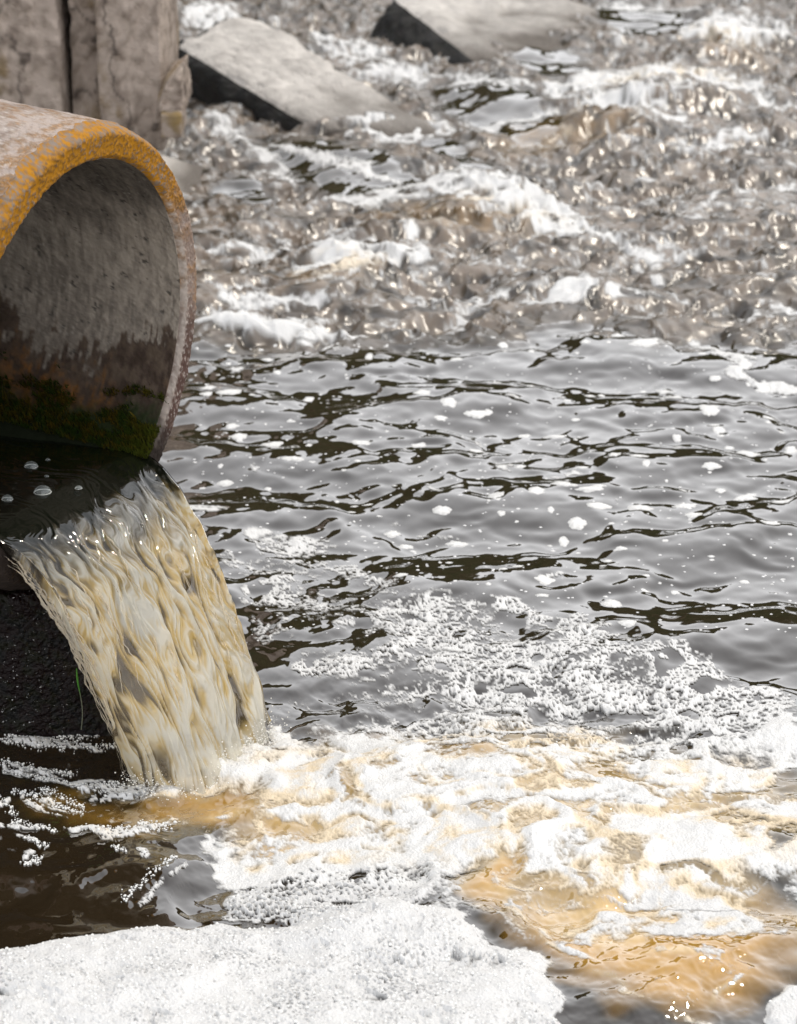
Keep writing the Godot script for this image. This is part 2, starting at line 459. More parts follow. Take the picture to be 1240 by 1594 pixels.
	fm.heightmap_enabled = true
	fm.heightmap_texture = bub
	fm.heightmap_scale = -0.22
	fm.uv1_triplanar = true
	fm.uv1_world_triplanar = true
	fm.uv1_scale = Vector3(1.9, 1.9, 1.9)
	# the foam, split where it lies
	var parts := [["rapids_foam", "white foam on the crests of the rapids beyond the pool", -7.55, -20.0], ["churned_foam", "lacy white foam churning downstream of the pipe's fall", -4.02, -7.55], ["foam_raft", "thick pitted white foam raft at the near edge of the river", -3.0, -4.02]]
	for s in parts:
		var kk := PackedByteArray()
		kk.resize(total)
		for i in NZ:
			if zs[i] <= s[2] and zs[i] > s[3]:
				for j in NU: kk[i * NU + j] = keep[i * NU + j]
		tag(put(s[0], sheet(fp, fc, NU, NZ, kk), fm), s[1], "foam", "", "stuff")
	var bed := PlaneMesh.new()
	bed.size = Vector2(800, 800)
	var bm := mat(0.9)
	bm.albedo_color = Color(0.05, 0.04, 0.03).linear_to_srgb()
	var bo := put("ground", bed, bm)
	bo.position.y = -0.7
	tag(bo, "dark river bed under the water", "ground", "", "structure")

# ---------------------------------------------------------------- stones: a six-cornered-off block given by its eight corners
func block(cs: Array, n: int, rough: float, rnd: float, sd: int, shade: Callable) -> ArrayMesh:
	var n1 := noise(sd, 2.2, 4)
	var n2 := noise(sd + 1, 14.0, 4)
	var st := SurfaceTool.new()
	st.begin(Mesh.PRIMITIVE_TRIANGLES)
	var at := 0
	for face in 6:
		var ax := face / 2
		var s := 1.0 if face % 2 == 0 else -1.0
		for j in n + 1:
			for i in n + 1:
				var q := Vector3()
				var a := -1.0 + 2.0 * i / n
				var b := -1.0 + 2.0 * j / n
				q[ax] = s; q[(ax + 1) % 3] = a; q[(ax + 2) % 3] = b
				var e := rnd
				# pull the corners in
				var qq := Vector3(clampf(q.x, -1 + e, 1 - e), clampf(q.y, -1 + e, 1 - e), clampf(q.z, -1 + e, 1 - e))
				var d := q - qq
				if d.length() > 0.0: q = qq + d.normalized() * minf(e, d.length())
				var f := (q + Vector3.ONE) * 0.5
				var v: Vector3 = (cs[0].lerp(cs[1], f.x).lerp(cs[3].lerp(cs[2], f.x), f.z)).lerp(cs[4].lerp(cs[5], f.x).lerp(cs[7].lerp(cs[6], f.x), f.z), f.y)
				var cen: Vector3 = (cs[0] + cs[6]) * 0.5
				var g := n1.get_noise_3dv(v)
				var g2 := n2.get_noise_3dv(v)
				v += (v - cen).normalized() * (g * rough + g2 * rough * 0.3)
				st.set_color(shade.call(v, g, g2, face))
				st.add_vertex(v)
		for j in n:
			for i in n:
				var k := at + j * (n + 1) + i
				if s > 0:
					for t in [k, k + n + 1, k + 1, k + 1, k + n + 1, k + n + 2]: st.add_index(t)
				else:
					for t in [k, k + 1, k + n + 1, k + 1, k + n + 2, k + n + 1]: st.add_index(t)
		at += (n + 1) * (n + 1)
	st.generate_normals()
	return st.commit()

# ---------------------------------------------------------------- the concrete pipe and its water
const PIPE_R := 0.4
const PIPE_OUT := 0.4685
const PIPE_WATER := -0.283          # level in the pipe, below its axis
var pipe_at := Vector3(-0.6179, 0.7734, -4.8133)
var pipe_frame := Transform3D()

func lay_pipe() -> void:
	var yaw := deg_to_rad(25.32)
	var tilt := deg_to_rad(-4.96)
	var ax := Vector3(cos(yaw) * cos(tilt), sin(tilt), sin(yaw) * cos(tilt))
	var u := ax.cross(Vector3.UP).normalized()
	pipe_frame = Transform3D(Basis(ax, u.cross(ax), u), pipe_at)

var grain: NoiseTexture2D
func grained(m: StandardMaterial3D, deep: float, scale: float) -> StandardMaterial3D:
	if grain == null:
		grain = NoiseTexture2D.new()
		grain.width = 1024; grain.height = 1024
		grain.seamless = true
		grain.noise = noise(92, 0.02, 6)
	m.heightmap_enabled = true
	m.heightmap_texture = grain
	m.heightmap_scale = deep
	m.uv1_triplanar = true
	m.uv1_world_triplanar = true
	m.uv1_scale = Vector3.ONE * scale
	return m

func pipe() -> void:
	var root := base("concrete_pipe", pipe_frame)
	tag(root, "round concrete drain pipe with orange lichen on its rim, pouring water", "pipe")
	var na := noise(31, 5.0, 4)
	var nb := noise(32, 26.0, 4)
	var nc := noise(33, 90.0, 4)
	var ring := 901
	var m := grained(mat(0.85, 0.35), 0.5, 3.0)
	var mi := grained(mat(0.8, 0.35), 0.16, 3.0)
	# profile from the back of the outside, over the rim, to the back of the inside: [along, radius, part]
	var shells := {"outer_shell": [], "rim": [], "inner_wall": []}
	for i in 130: shells.outer_shell.append(Vector2(-2.6 + 2.565 * (1.0 - pow(1.0 - i / 129.0, 1.9)), PIPE_OUT))
	for i in 41: shells.rim.append(Vector2(0, 0))
	for i in 300: shells.inner_wall.append(Vector2(-2.6 * pow(i / 299.0, 1.5) - 0.012, PIPE_R))
	for key in shells:
		var prof: Array = shells[key]
		var p := PackedVector3Array()
		var c := PackedColorArray()
		for r in prof.size():
			for k in ring:
				var th := TAU * k / (ring - 1)
				var cy := sin(th)
				var cz := cos(th)
				var along: float = prof[r].x
				var rad: float = prof[r].y
				# the rim is worn: its outer edge is rounded and chipped, its inner edge ragged
				var chip := na.get_noise_3d(cy * 1.1 + 3.0, cz * 1.1, 0.0)
				var ragged := nb.get_noise_3d(cy * 0.45, cz * 0.45, 5.0)
				var bev := 0.020 + 0.016 * chip + 0.006 * ragged
				if key == "rim":
					var t := r / 40.0
					var ro := PIPE_OUT - 0.002
					var ri := PIPE_R + 0.003 * ragged
					rad = lerpf(ro, ri, t)
					along = -0.035 * pow(1.0 - minf(t / 0.30, 1.0), 1.8) * (1.0 + 0.7 * chip) - 0.012 * pow(maxf(0.0, (t - 0.85) / 0.15), 2.0)
					var q := Vector3(0, cy * rad, cz * rad)
					along += 0.003 * nb.get_noise_3dv(q) + 0.0035 * nc.get_noise_3dv(q)
					if r == 0: along = -0.035 * (1.0 + 0.7 * chip); rad = PIPE_OUT
					if r == 40: along = -0.012; rad = PIPE_R
				elif key == "outer_shell":
					var edge := -0.035 * (1.0 + 0.7 * chip)
					along = -2.6 + (2.6 + edge) * (along + 2.6) / 2.565
				var q := Vector3(along, cy * rad, cz * rad)
				var g := na.get_noise_3dv(q)
				var g2 := nb.get_noise_3dv(q)
				var g3 := nc.get_noise_3dv(q)
				if key == "outer_shell" and r < prof.size() - 1: rad += 0.004 * g + 0.002 * g2 + 0.001 * g3
				if key == "inner_wall" and r > 0: rad += 0.004 * g + 0.0018 * g2 + 0.0012 * g3
				p.append(Vector3(along, cy * rad, cz * rad))
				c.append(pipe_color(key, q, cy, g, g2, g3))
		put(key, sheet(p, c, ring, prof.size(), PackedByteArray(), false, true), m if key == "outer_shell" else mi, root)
	root.add_child(moss(), true)

func pipe_color(key: String, q: Vector3, cy: float, g: float, g2: float, g3: float) -> Color:
	var grey := Color(0.30, 0.26, 0.23).lerp(Color(0.16, 0.135, 0.115), clampf(0.5 + g2 + 0.5 * g3, 0, 1))
	var lichen := Color(0.44, 0.195, 0.009).lerp(Color(0.16, 0.08, 0.02), clampf(0.35 + 0.7 * g2 + 1.7 * g3, 0, 1))
	if key == "outer_shell":
		var pale := Color(0.44, 0.37, 0.33).lerp(Color(0.20, 0.16, 0.14), clampf(0.35 + g * 0.9 + g2 * 0.8 + g3 * 0.4, 0, 1))
		var top := maxf(sstep(0.985, 1.0, cy + 0.03 * g + 0.02 * g2) * 0.45, 0.75 * sstep(-0.12, -0.035, q.x + 0.06 * g2 + 0.05 * g3) * sstep(0.1, 0.5, cy))
		pale = pale.lerp(Color(0.66, 0.61, 0.56), sstep(0.030, 0.0, absf(g + 0.5 * g2)) * 0.6)
		pale = pale.lerp(Color(0.62, 0.56, 0.50), sstep(0.24, 0.40, g3 + 0.5 * g2) * 0.6)
		return pale.lerp(lichen, top * 0.85 * clampf(0.6 + g2 * 2.0 + g3, 0, 1)).lerp(Color(0.02, 0.017, 0.014), sstep(-0.35, -0.6, cy + 0.1 * g))  # underside near-black: wet concrete plus its shade painted in
	if key == "rim":
		var up := sstep(-0.15, 0.55, cy + 0.20 * clampf(q.z * 4.0, -1, 1) + 0.55 * g + 0.55 * g2 + 0.4 * g3)
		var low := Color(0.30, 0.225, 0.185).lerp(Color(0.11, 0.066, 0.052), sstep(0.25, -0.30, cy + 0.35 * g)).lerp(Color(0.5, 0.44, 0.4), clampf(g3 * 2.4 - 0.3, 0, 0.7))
		var worn := clampf(g3 * 2.0 + g2 * 0.8 + g * 1.2 - 0.42, 0, 1)
		worn = maxf(worn, sstep(0.445, 0.466, sqrt(q.y * q.y + q.z * q.z) + 0.02 * g2) * clampf(0.55 + 2.0 * g3 + g2, 0, 1))
		var edge := sstep(0.012, 0.0, absf(sqrt(q.y * q.y + q.z * q.z) - 0.405) + 0.006 * g2)
		low = low.lerp(Color(0.52, 0.46, 0.41), edge * 0.7)
		low = low.lerp(Color(0.03, 0.022, 0.018), sstep(-0.50, -0.72, cy + 0.12 * g))  # foot of the rim: wetness and shade both put into the colour
		return low.lerp(lichen.lerp(Color(0.27, 0.225, 0.19), worn * 0.9), up)
	# inside: beige grey with pits and runs, then a ragged brown tide band, then slime above the water
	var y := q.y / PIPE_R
	var streak := nbs(q)
	var wall := Color(0.43, 0.375, 0.315).lerp(Color(0.22, 0.19, 0.16), clampf(0.40 + 1.1 * streak + 0.7 * g + 0.5 * g3, 0, 1))
	wall = wall.lerp(Color(0.06, 0.055, 0.05), sstep(0.40, 0.50, g2 + 0.25 * g3 - 0.04) * 0.8)
	wall = wall * lerpf(1.0, 0.42, sstep(0.25, 0.8, y + 0.2 * g))  # shade under the crown, painted into the wall colour
	wall = wall.lerp(Color(0.46, 0.42, 0.37), clampf(g3 * 1.8 + streak - 0.75, 0, 0.5))
	var line := y + 0.30 * g + 0.20 * streak + 0.12 * g2
	var damp := Color(0.12, 0.088, 0.066).lerp(Color(0.065, 0.045, 0.035), clampf(0.5 + 1.4 * g2 + streak, 0, 1))
	wall = wall.lerp(damp, sstep(-0.20, -0.30, line))
	var rust := Color(0.20, 0.085, 0.02).lerp(Color(0.07, 0.04, 0.02), clampf(0.55 + 1.6 * g2 + 0.8 * g3, 0, 1))
	wall = wall.lerp(rust, sstep(-0.36, -0.56, line) * clampf(0.7 + 2.0 * g, 0, 1))
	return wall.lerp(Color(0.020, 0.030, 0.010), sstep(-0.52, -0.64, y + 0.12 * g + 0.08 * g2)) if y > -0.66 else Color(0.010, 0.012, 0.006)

func moss() -> MeshInstance3D:
	# short tufts above the water line on the far wall of the pipe, joined into one mesh
	var n := noise(36, 6.0, 3)
	var st := SurfaceTool.new()
	st.begin(Mesh.PRIMITIVE_TRIANGLES)
	var c0 := Color(0.045, 0.085, 0.014)
	for k in 26000:
		var x := -1.3 * pow(rng.randf(), 1.3)
		var y := PIPE_WATER - 0.01 + 0.13 * rng.randf()
		var th := -acos(clampf(y / PIPE_R, -1, 1))
		var g := n.get_noise_2d(x * 1.4, y * 3.0)
		if (y - PIPE_WATER) / 0.10 > 0.62 + 1.1 * g + 0.4 * rng.randf() - 0.3: continue
		var p := Vector3(x, y, sin(th) * (PIPE_R - 0.002))
		var inward := Vector3(0, -y, -p.z).normalized()
		var tip := p + inward * rng.randf_range(0.006, 0.016) + Vector3(rng.randfn(0, 0.004), rng.randf_range(-0.004, 0.010), 0)
		var side := Vector3(rng.randf_range(0.0012, 0.0026), rng.randfn(0, 0.0008), 0)
		var c := c0.lerp(Color(0.16, 0.11, 0.015), clampf(0.35 + 1.6 * n.get_noise_2d(x * 4.0, y * 9.0 + 5.0) + rng.randf_range(-0.3, 0.3), 0, 1)).lerp(Color(0.15, 0.17, 0.02), sstep(-0.10, 0.0, x) * 0.7)
		st.set_color(c * 0.45)
		st.add_vertex(p - side)
		st.add_vertex(p + side)
		st.set_color(c)
		st.add_vertex(tip)
	st.generate_normals()
	var o := MeshInstance3D.new()
	o.name = "moss"
	o.mesh = st.commit()
	o.material_override = mat(0.7, 0.3)
	o.set_meta("kind", "stuff")
	return o

var streaks: FastNoiseLite
func nbs(q: Vector3) -> float:
	if streaks == null: streaks = noise(34, 1.0, 3)
	var th := atan2(q.z, q.y)
	return streaks.get_noise_3d(q.x * 60.0, th * 5.0, 0.0)

func outfall() -> void:
	var root := base("outfall_stream")
	tag(root, "amber stream of water falling from the mouth of the concrete pipe", "falling water")
	# lip of the pipe in the scene's own axes
	var hw := sqrt(PIPE_R * PIPE_R - PIPE_WATER * PIPE_WATER)
	var left := pipe_frame * Vector3(0, PIPE_WATER, hw)
	var right := pipe_frame * Vector3(0, PIPE_WATER, -hw)
	var back := pipe_frame.basis.x * -1.0
	back.y = 0.0
	back = back.normalized()
	var el := spot(203, 1215, -0.02)
	var em := spot(322, 1238, -0.02)
	var er := spot(430, 1142, -0.02)
	var eb := spot(300, 1150, -0.02)
	var ctl := em * 2.0 - (el + er) * 0.5
	var ctb := eb * 2.0 - (el + er) * 0.5
	var F := 241                       # points across the front of the sheet
	var B := 120                        # points across its back
	var W := F + B
	var L := 440
	var s1 := noise(41, 1.0, 3)
	var s2 := noise(42, 1.0, 2)
	var s3 := noise(43, 1.0, 2)
	var p := PackedVector3Array()
	var c := PackedColorArray()
	for r in L:
		var tau := -2.2 * pow(1.0 - r / 90.0, 1.6) if r < 90 else (r - 90) / float(L - 91)
		for k in W:
			var front := k < F
			var s := k / float(F - 1) if front else 1.0 - (k - F + 1) / float(B)
			var lip := left.lerp(right, s)
			if not front:
				var a0 := atan2(PIPE_WATER, hw)
				var th := lerpf(a0, -PI - a0, s)
				lip = pipe_frame * Vector3(0, sin(th) * (PIPE_R - 0.0), cos(th) * (PIPE_R - 0.0))
			var q: Vector3
			var tt := tau + (0.14 if front else 0.0)
			var start := lip + back * (0.05 if front else 0.0)
			if tt <= 0.0:
				q = start - back * tt * 0.55
				q.y = lip.y - (0.0 if front else 0.02 * minf(1.0, -tt * 8.0))
			else:
				var t := tt / (1.14 if front else 1.0)
				var cc := ctl if front else ctb
				var e := el.lerp(cc, s).lerp(cc.lerp(er, s), s)
				q = start.lerp(e, t)
				q.y = lerpf(lip.y, e.y, 0.12 * t * t + 0.12 * t + 0.76 * t * t)
			var lip_s := s
			if not front: s = 1.0 + (1.0 - s) * 2.0
			var bend := 0.5 * s2.get_noise_2d(s * 5.0, tau * 3.0 + 9.0)
			var g1 := s1.get_noise_2d(s * 6.0 + bend, tau * 2.2)
			var g2 := s2.get_noise_2d(s * 14.0 + bend * 2.5, tau * 4.5)
			var g3 := s3.get_noise_2d(s * 60.0 + bend * 9.0, tau * 13.0)
			var amp := sstep(-0.12, 0.75, tau)
			var swell := sin(PI * lip_s)
			var out := (Vector3.UP * (1.0 - amp) - back * amp * 0.8 + Vector3.UP * 0.3).normalized() * (1.0 if front else -0.7)
			q += out * ((0.013 * g1 + 0.0085 * g2 + 0.0022 * g3) * amp + 0.0010 * g2 * (1.0 - amp) + 0.015 * swell * amp) * (1.0 if front else clampf(tau * 4.0, 0, 1))
			p.append(q)
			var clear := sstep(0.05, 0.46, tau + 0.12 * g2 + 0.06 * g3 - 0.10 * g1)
			var dark := Color(0.018, 0.020, 0.014)  # dirty pipe water, with the shade of the pipe painted in
			var amb := Color(0.86, 0.62, 0.22).lerp(Color(1.0, 0.96, 0.82), clampf(0.40 + g2 * 1.2 + g3 * 1.0 + g1 * 1.1 + 0.5 * sstep(0.75, 1.0, tau), 0, 1)).lerp(Color(0.13, 0.10, 0.06), sstep(0.22, 0.75, -g1 * 0.7 - g2 * 1.1 - 0.2 * g3 + 0.30 * sstep(0.4, 0.0, lip_s)))  # cream glints, backlit gold and dark see-through gaps painted as streaks
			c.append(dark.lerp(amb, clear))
		p.append(p[p.size() - W])
		c.append(c[c.size() - W])
	var m := mat(0.065, 0.5)
	m.refraction_enabled = true
	m.refraction_scale = 0.033
	m.albedo_color.a = 0.42
	m.clearcoat_enabled = true
	m.clearcoat = 1.0
	m.clearcoat_roughness = 0.04
	m.backlight_enabled = true
	m.backlight = Color(0.6, 0.6, 0.6)
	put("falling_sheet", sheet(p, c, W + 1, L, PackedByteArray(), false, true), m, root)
	# glassy strands that braid along the near edge of the sheet and over its face
	var gm := StandardMaterial3D.new()
	gm.albedo_color = Color(0.98, 0.94, 0.86, 0.30)
	gm.roughness = 0.03
	gm.refraction_enabled = true
	gm.refraction_scale = 0.033
	for e in 34:
		var edge := e < 12
		var s0 := -0.055 + 0.010 * e if edge else rng.randf_range(0.04, 1.0)
		var t0 := rng.randf_range(0.04, 0.22) if edge else rng.randf_range(0.1, 0.6)
		var t1 := 1.0 if edge else minf(1.0, t0 + rng.randf_range(0.2, 0.5))
		var fat := rng.randf_range(0.0022, 0.0042) if edge else rng.randf_range(0.0010, 0.0022)
		var tp := PackedVector3Array()
		var n := 150
		for r in n:
			var t := lerpf(t0, t1, r / float(n - 1))
			var sw := s0 + 0.030 * s2.get_noise_2d(e * 7.7, t * 5.0) + 0.007 * s3.get_noise_2d(e * 3.1, t * 26.0)
			var tt := (t + 0.14) / 1.14
			var q := (left.lerp(right, sw) + back * 0.05).lerp(el.lerp(ctl, sw).lerp(ctl.lerp(er, sw), sw), tt)
			q.y = lerpf(left.y, -0.02, 0.12 * tt * tt + 0.12 * tt + 0.76 * tt * tt)
			q -= back * (0.006 + 0.012 * sin(PI * clampf(sw, 0, 1)) + 0.007 * s3.get_noise_2d(e * 5.3, t * 11.0))
			var rad := fat * (0.7 + 0.8 * s3.get_noise_2d(e * 9.1, t * 22.0)) * sin(PI * clampf(0.03 + 0.97 * r / float(n - 1), 0, 1) ** 0.6)
			for k in 9:
				var th := TAU * k / 8.0
				tp.append(q + (Vector3.RIGHT * cos(th) + Vector3(0, 0.5, 0.86) * sin(th)) * maxf(rad, 0.0002))
		put("strand", sheet(tp, PackedColorArray(), 9, n, PackedByteArray(), true, true), gm, root)

func corners(x0: float, x1: float, y0: float, y1: float, z0: float, z1: float) -> Array:
	return [Vector3(x0, y0, z0), Vector3(x1, y0, z0), Vector3(x1, y0, z1), Vector3(x0, y0, z1), Vector3(x0, y1, z0), Vector3(x1, y1, z0), Vector3(x1, y1, z1), Vector3(x0, y1, z1)]

func wall_shade(v: Vector3, g: float, g2: float, _f: int) -> Color:
	var k := Color(0.56, 0.47, 0.40).lerp(Color(0.25, 0.20, 0.165), clampf(0.35 + 1.3 * g2 + 0.6 * g, 0, 1))
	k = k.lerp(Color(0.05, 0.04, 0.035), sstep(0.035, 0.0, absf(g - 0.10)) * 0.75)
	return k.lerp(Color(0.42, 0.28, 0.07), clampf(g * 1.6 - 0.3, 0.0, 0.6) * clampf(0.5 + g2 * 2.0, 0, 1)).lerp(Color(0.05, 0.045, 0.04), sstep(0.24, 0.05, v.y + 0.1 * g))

func slab_shade(v: Vector3, g: float, g2: float, f: int) -> Color:
	if f == 4 or f == 1: return Color(0.030, 0.028, 0.025).lerp(Color(0.012, 0.012, 0.012), clampf(0.5 + g2, 0, 1))  # near and left faces near-black: wet stone, with their shade painted in
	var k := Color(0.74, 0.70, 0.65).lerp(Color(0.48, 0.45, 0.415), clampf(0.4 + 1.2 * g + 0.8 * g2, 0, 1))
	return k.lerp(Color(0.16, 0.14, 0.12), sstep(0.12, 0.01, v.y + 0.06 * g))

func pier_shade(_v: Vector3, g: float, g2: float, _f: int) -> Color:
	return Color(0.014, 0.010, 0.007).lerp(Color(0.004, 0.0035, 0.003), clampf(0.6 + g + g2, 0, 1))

func stones() -> void:
	var m := grained(mat(0.9, 0.3), 1.2, 4.5)
	var w := base("block_wall", Transform3D(Basis.IDENTITY, Vector3(-1.2, 0, -9.6)))
	tag(w, "weathered wall of big grey blocks with rusty lichen behind the pipe", "wall")
	var o := w.position
	for b in [[-3.2, -2.06, 0.0, 1.5, 51], [-2.04, -1.232, 0.0, 1.5, 52], [-1.212, -1.06, 0.05, 1.5, 56], [-1.10, -0.868, 0.17, 1.5, 53]]:
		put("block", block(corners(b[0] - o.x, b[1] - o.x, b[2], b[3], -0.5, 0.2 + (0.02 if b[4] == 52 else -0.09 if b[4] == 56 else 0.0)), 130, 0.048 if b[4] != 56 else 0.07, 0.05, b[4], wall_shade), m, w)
	var a := at_depth(236, 200, -9.36) - o
	var e := at_depth(286, 104, -9.36) - o
	put("broken_corner", block([Vector3(a.x, a.y, -0.1), Vector3(e.x, a.y + 0.05, -0.1), Vector3(e.x, a.y + 0.05, 0.31), Vector3(a.x, a.y, 0.31), Vector3(a.x + 0.05, e.y - 0.05, -0.1), Vector3(e.x - 0.005, e.y, -0.1), Vector3(e.x - 0.01, e.y, 0.27), Vector3(a.x + 0.06, e.y - 0.06, 0.30)], 44, 0.075, 0.12, 54, wall_shade), m, w)
	a = at_depth(254, 207, -9.33) - o
	e = at_depth(284, 170, -9.33) - o
	put("brick", block(corners(a.x, e.x, a.y, e.y, 0.1, 0.36), 10, 0.004, 0.1, 55, wall_shade), m, w)
	# slabs lying in the rapids
	var sm := grained(mat(0.7, 0.4), 1.2, 3.0)
	var top := [spot(262, 62, 0.0), Vector3.ZERO]
	var l0 := at_depth(255, 58, -11.3)
	var l1 := at_depth(372, -6, -12.3)
	var r0 := spot(500, 206, 0.015)
	var r1 := spot(735, 222, 0.0)
	var dn := Vector3(0.05, -0.55, 0.06)
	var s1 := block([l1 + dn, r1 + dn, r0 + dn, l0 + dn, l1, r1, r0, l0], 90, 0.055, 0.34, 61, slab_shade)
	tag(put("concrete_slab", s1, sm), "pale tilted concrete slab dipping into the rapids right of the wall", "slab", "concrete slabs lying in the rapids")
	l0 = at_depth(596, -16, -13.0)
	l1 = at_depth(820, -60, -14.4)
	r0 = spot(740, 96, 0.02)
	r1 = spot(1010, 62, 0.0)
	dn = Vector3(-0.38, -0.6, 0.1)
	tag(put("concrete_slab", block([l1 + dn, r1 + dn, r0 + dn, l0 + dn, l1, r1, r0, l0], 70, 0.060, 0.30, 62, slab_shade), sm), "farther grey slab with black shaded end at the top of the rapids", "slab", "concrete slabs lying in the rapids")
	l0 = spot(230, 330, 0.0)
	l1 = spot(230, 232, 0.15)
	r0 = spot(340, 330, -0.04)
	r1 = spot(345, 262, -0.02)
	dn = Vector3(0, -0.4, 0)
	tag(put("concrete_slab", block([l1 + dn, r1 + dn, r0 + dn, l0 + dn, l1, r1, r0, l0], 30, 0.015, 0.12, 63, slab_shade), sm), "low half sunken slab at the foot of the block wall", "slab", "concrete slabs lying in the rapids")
	# wet stone footing under the pipe
	var pm := grained(mat(0.45, 0.35), 1.0, 3.0)
	var p := put("stone_footing", block(corners(-1.5, -0.52, -0.5, 0.30, -5.5, -4.76), 90, 0.03, 0.08, 71, pier_shade), pm)
	tag(p, "black wet stone footing under the mouth of the pipe", "footing")

func added_hills() -> void:  # unseen wooded bank, added so the water has something dark to mirror
	var n := noise(81, 0.06, 3)
	var n2 := noise(82, 0.5, 4)
	var p := PackedVector3Array()
	var c := PackedColorArray()
	for j in 24:
		for i in 400:
			var th := lerpf(-1.45, 1.25, i / 399.0)
			var r := 42.0 + 22.0 * j / 23.0
			var v := Vector3(sin(th) * r, 0, -cos(th) * r)
			var t := j / 23.0
			var hgt := 13.6 + 2.6 * n.get_noise_2d(v.x, v.z) - 95.0 * clampf(th, -0.10, 0.04)  # raised toward the pipe side to deepen the dark reflections there
			v.y = -0.5 + hgt * sin(minf(t * 2.2, 1.0) * PI * 0.5) + (1.8 * n2.get_noise_2d(v.x, v.z) if j > 0 else 0.0)
			p.append(v)
			c.append(Color(0.035, 0.045, 0.02).lerp(Color(0.06, 0.05, 0.03), clampf(0.5 + n2.get_noise_2d(v.x, v.z), 0, 1)))
	tag(put("added_hills", sheet(p, c, 400, 24), mat(0.95, 0.2)), "unseen wooded bank added for its dark reflection in the pool", "hillside", "", "structure")

func fleck(px: float, py: float, rx: float, ry: float, sd: int, m: Material) -> void:
	rx *= 0.88; ry *= 0.80
	var c := spot(px, py)
	var ax := (spot(px + rx, py) - spot(px - rx, py)).length() * 0.5
	var az := (spot(px, py - ry) - spot(px, py + ry)).length() * 0.5
	var n := noise(sd, 0.9, 3)
	var rings := 3 if rx < 8 else 6
	var seg := 16 if rx < 8 else 32
	var st := SurfaceTool.new()
	st.begin(Mesh.PRIMITIVE_TRIANGLES)
	st.set_smooth_group(0)
	var thick := minf(0.006, ax * 0.12)
	var lvl := water_at(c.x, c.z)
	for r in rings + 1:
		for k in seg:
			var th := TAU * k / seg
			var t := float(r) / rings
			var rr := t * (1.0 + 0.45 * n.get_noise_2d(cos(th) * 0.8 + sd, sin(th) * 0.8) + 0.12 * n.get_noise_2d(cos(th) * 5.0, sin(th) * 5.0 + sd))
			var x := c.x + cos(th) * rr * ax
			var z := c.z + sin(th) * rr * az
			st.set_color(Color(0.84, 0.84, 0.83, (1.0 - 0.35 * t * t) * (1.0 + 0.3 * n.get_noise_2d(x * 90.0, z * 90.0))))
			st.add_vertex(Vector3(x, water_at(x, z) - lvl + thick * (1.0 - t * t * 1.25), z) - Vector3(c.x, 0, c.z))
	for r in rings:
		for k in seg:
			var a := r * seg + k
			var b := r * seg + (k + 1) % seg
			for t in [a, b, a + seg, b, b + seg, a + seg]: st.add_index(t)
	st.generate_normals()
	var o := put("foam_fleck", st.commit(), m)
	o.position = Vector3(c.x, lvl, c.z)
	var kind := "small round foam dot"
	if rx > 9.0: kind = "long white foam streak" if rx > ry * 2.6 else "broad white foam patch"
	elif rx > ry * 2.4: kind = "short thin foam streak"
	var rows := ["below the rapids", "in the far pool", "in the upper pool", "in the middle of the pool", "in the nearer pool", "beside the lacy foam"]
	var cols := ["close to the pipe", "left of middle", "at the middle", "right of middle", "near the right edge"]
	var where: String = rows[clampi(int((py - 520.0) / 62.0), 0, 5)] + ", " + cols[clampi(int((px - 300.0) / 190.0), 0, 4)]
	fleck_list.append([o, kind, where, px])

var fleck_list := []
func label_flecks() -> void:
	var order := ["leftmost", "second-from-left", "third-from-left", "fourth-from-left", "fifth-from-left", "sixth-from-left", "seventh-from-left", "eighth-from-left", "ninth-from-left", "tenth-from-left", "eleventh-from-left", "twelfth-from-left"]
	var sets := {}
	for f in fleck_list:
		var key: String = f[1] + " " + f[2]
		if not sets.has(key): sets[key] = []
		sets[key].append(f)
	for key in sets:
		var l: Array = sets[key]
		l.sort_custom(func(a, b): return a[3] < b[3])
		for k in l.size():
			tag(l[k][0], (order[mini(k, 11)] + " " if l.size() > 1 else "") + l[k][1] + " " + l[k][2], "foam fleck", "foam flecks drifting on the pool")

func bubble_mesh(called: String, label: String, spots: PackedVector3Array, lo: float, hi: float, m: Material) -> void:
	var mm := MultiMesh.new()
	mm.transform_format = MultiMesh.TRANSFORM_3D
	var ball := SphereMesh.new()
	ball.radius = 1.0; ball.height = 2.0; ball.radial_segments = 12; ball.rings = 6
	mm.mesh = ball
	mm.instance_count = spots.size()
	for k in spots.size():
		var r := lo + (hi - lo) * pow(rng.randf(), 2.5)
		mm.set_instance_transform(k, Transform3D(Basis.from_scale(Vector3(r, r * 0.85, r)), spots[k] + Vector3(0, r * 0.1, 0)))
	var o := MultiMeshInstance3D.new()
	o.name = called
	o.multimesh = mm
	o.material_override = m
	add_child(o, true)
	tag(o, label, "foam", "", "stuff")

func bubbles() -> void:
	var m := StandardMaterial3D.new()
	m.albedo_color = Color(0.93, 0.93, 0.92)
	m.roughness = 0.25
	m.clearcoat_enabled = true
	m.clearcoat = 0.7
	bubble_mesh("foam_bubbles", "small white bubbles clinging to the edges of the foam", bubbles_at, 0.0010, 0.0036, m)
	# strings of bubbles on the dark backwater
	var at := PackedVector3Array()
	for s in strings:
		var n := int(absf(s[4] - s[0]) * 1.6 + 14)
		for k in n:
			var t := rng.randf()
			var px := lerpf(lerpf(s[0], s[2], t), lerpf(s[2], s[4], t), t) + rng.randfn(0.0, 3.0)
			var py := lerpf(lerpf(s[1], s[3], t), lerpf(s[3], s[5], t), t) + rng.randfn(0.0, 3.0)
			var p := spot(px, py)
			p.y = water_at(p.x, p.z) + 0.001
			at.append(p)
	bubble_mesh("bubble_strings", "strings of tiny white bubbles on the dark backwater left of the fall", at, 0.0008, 0.0026, m)

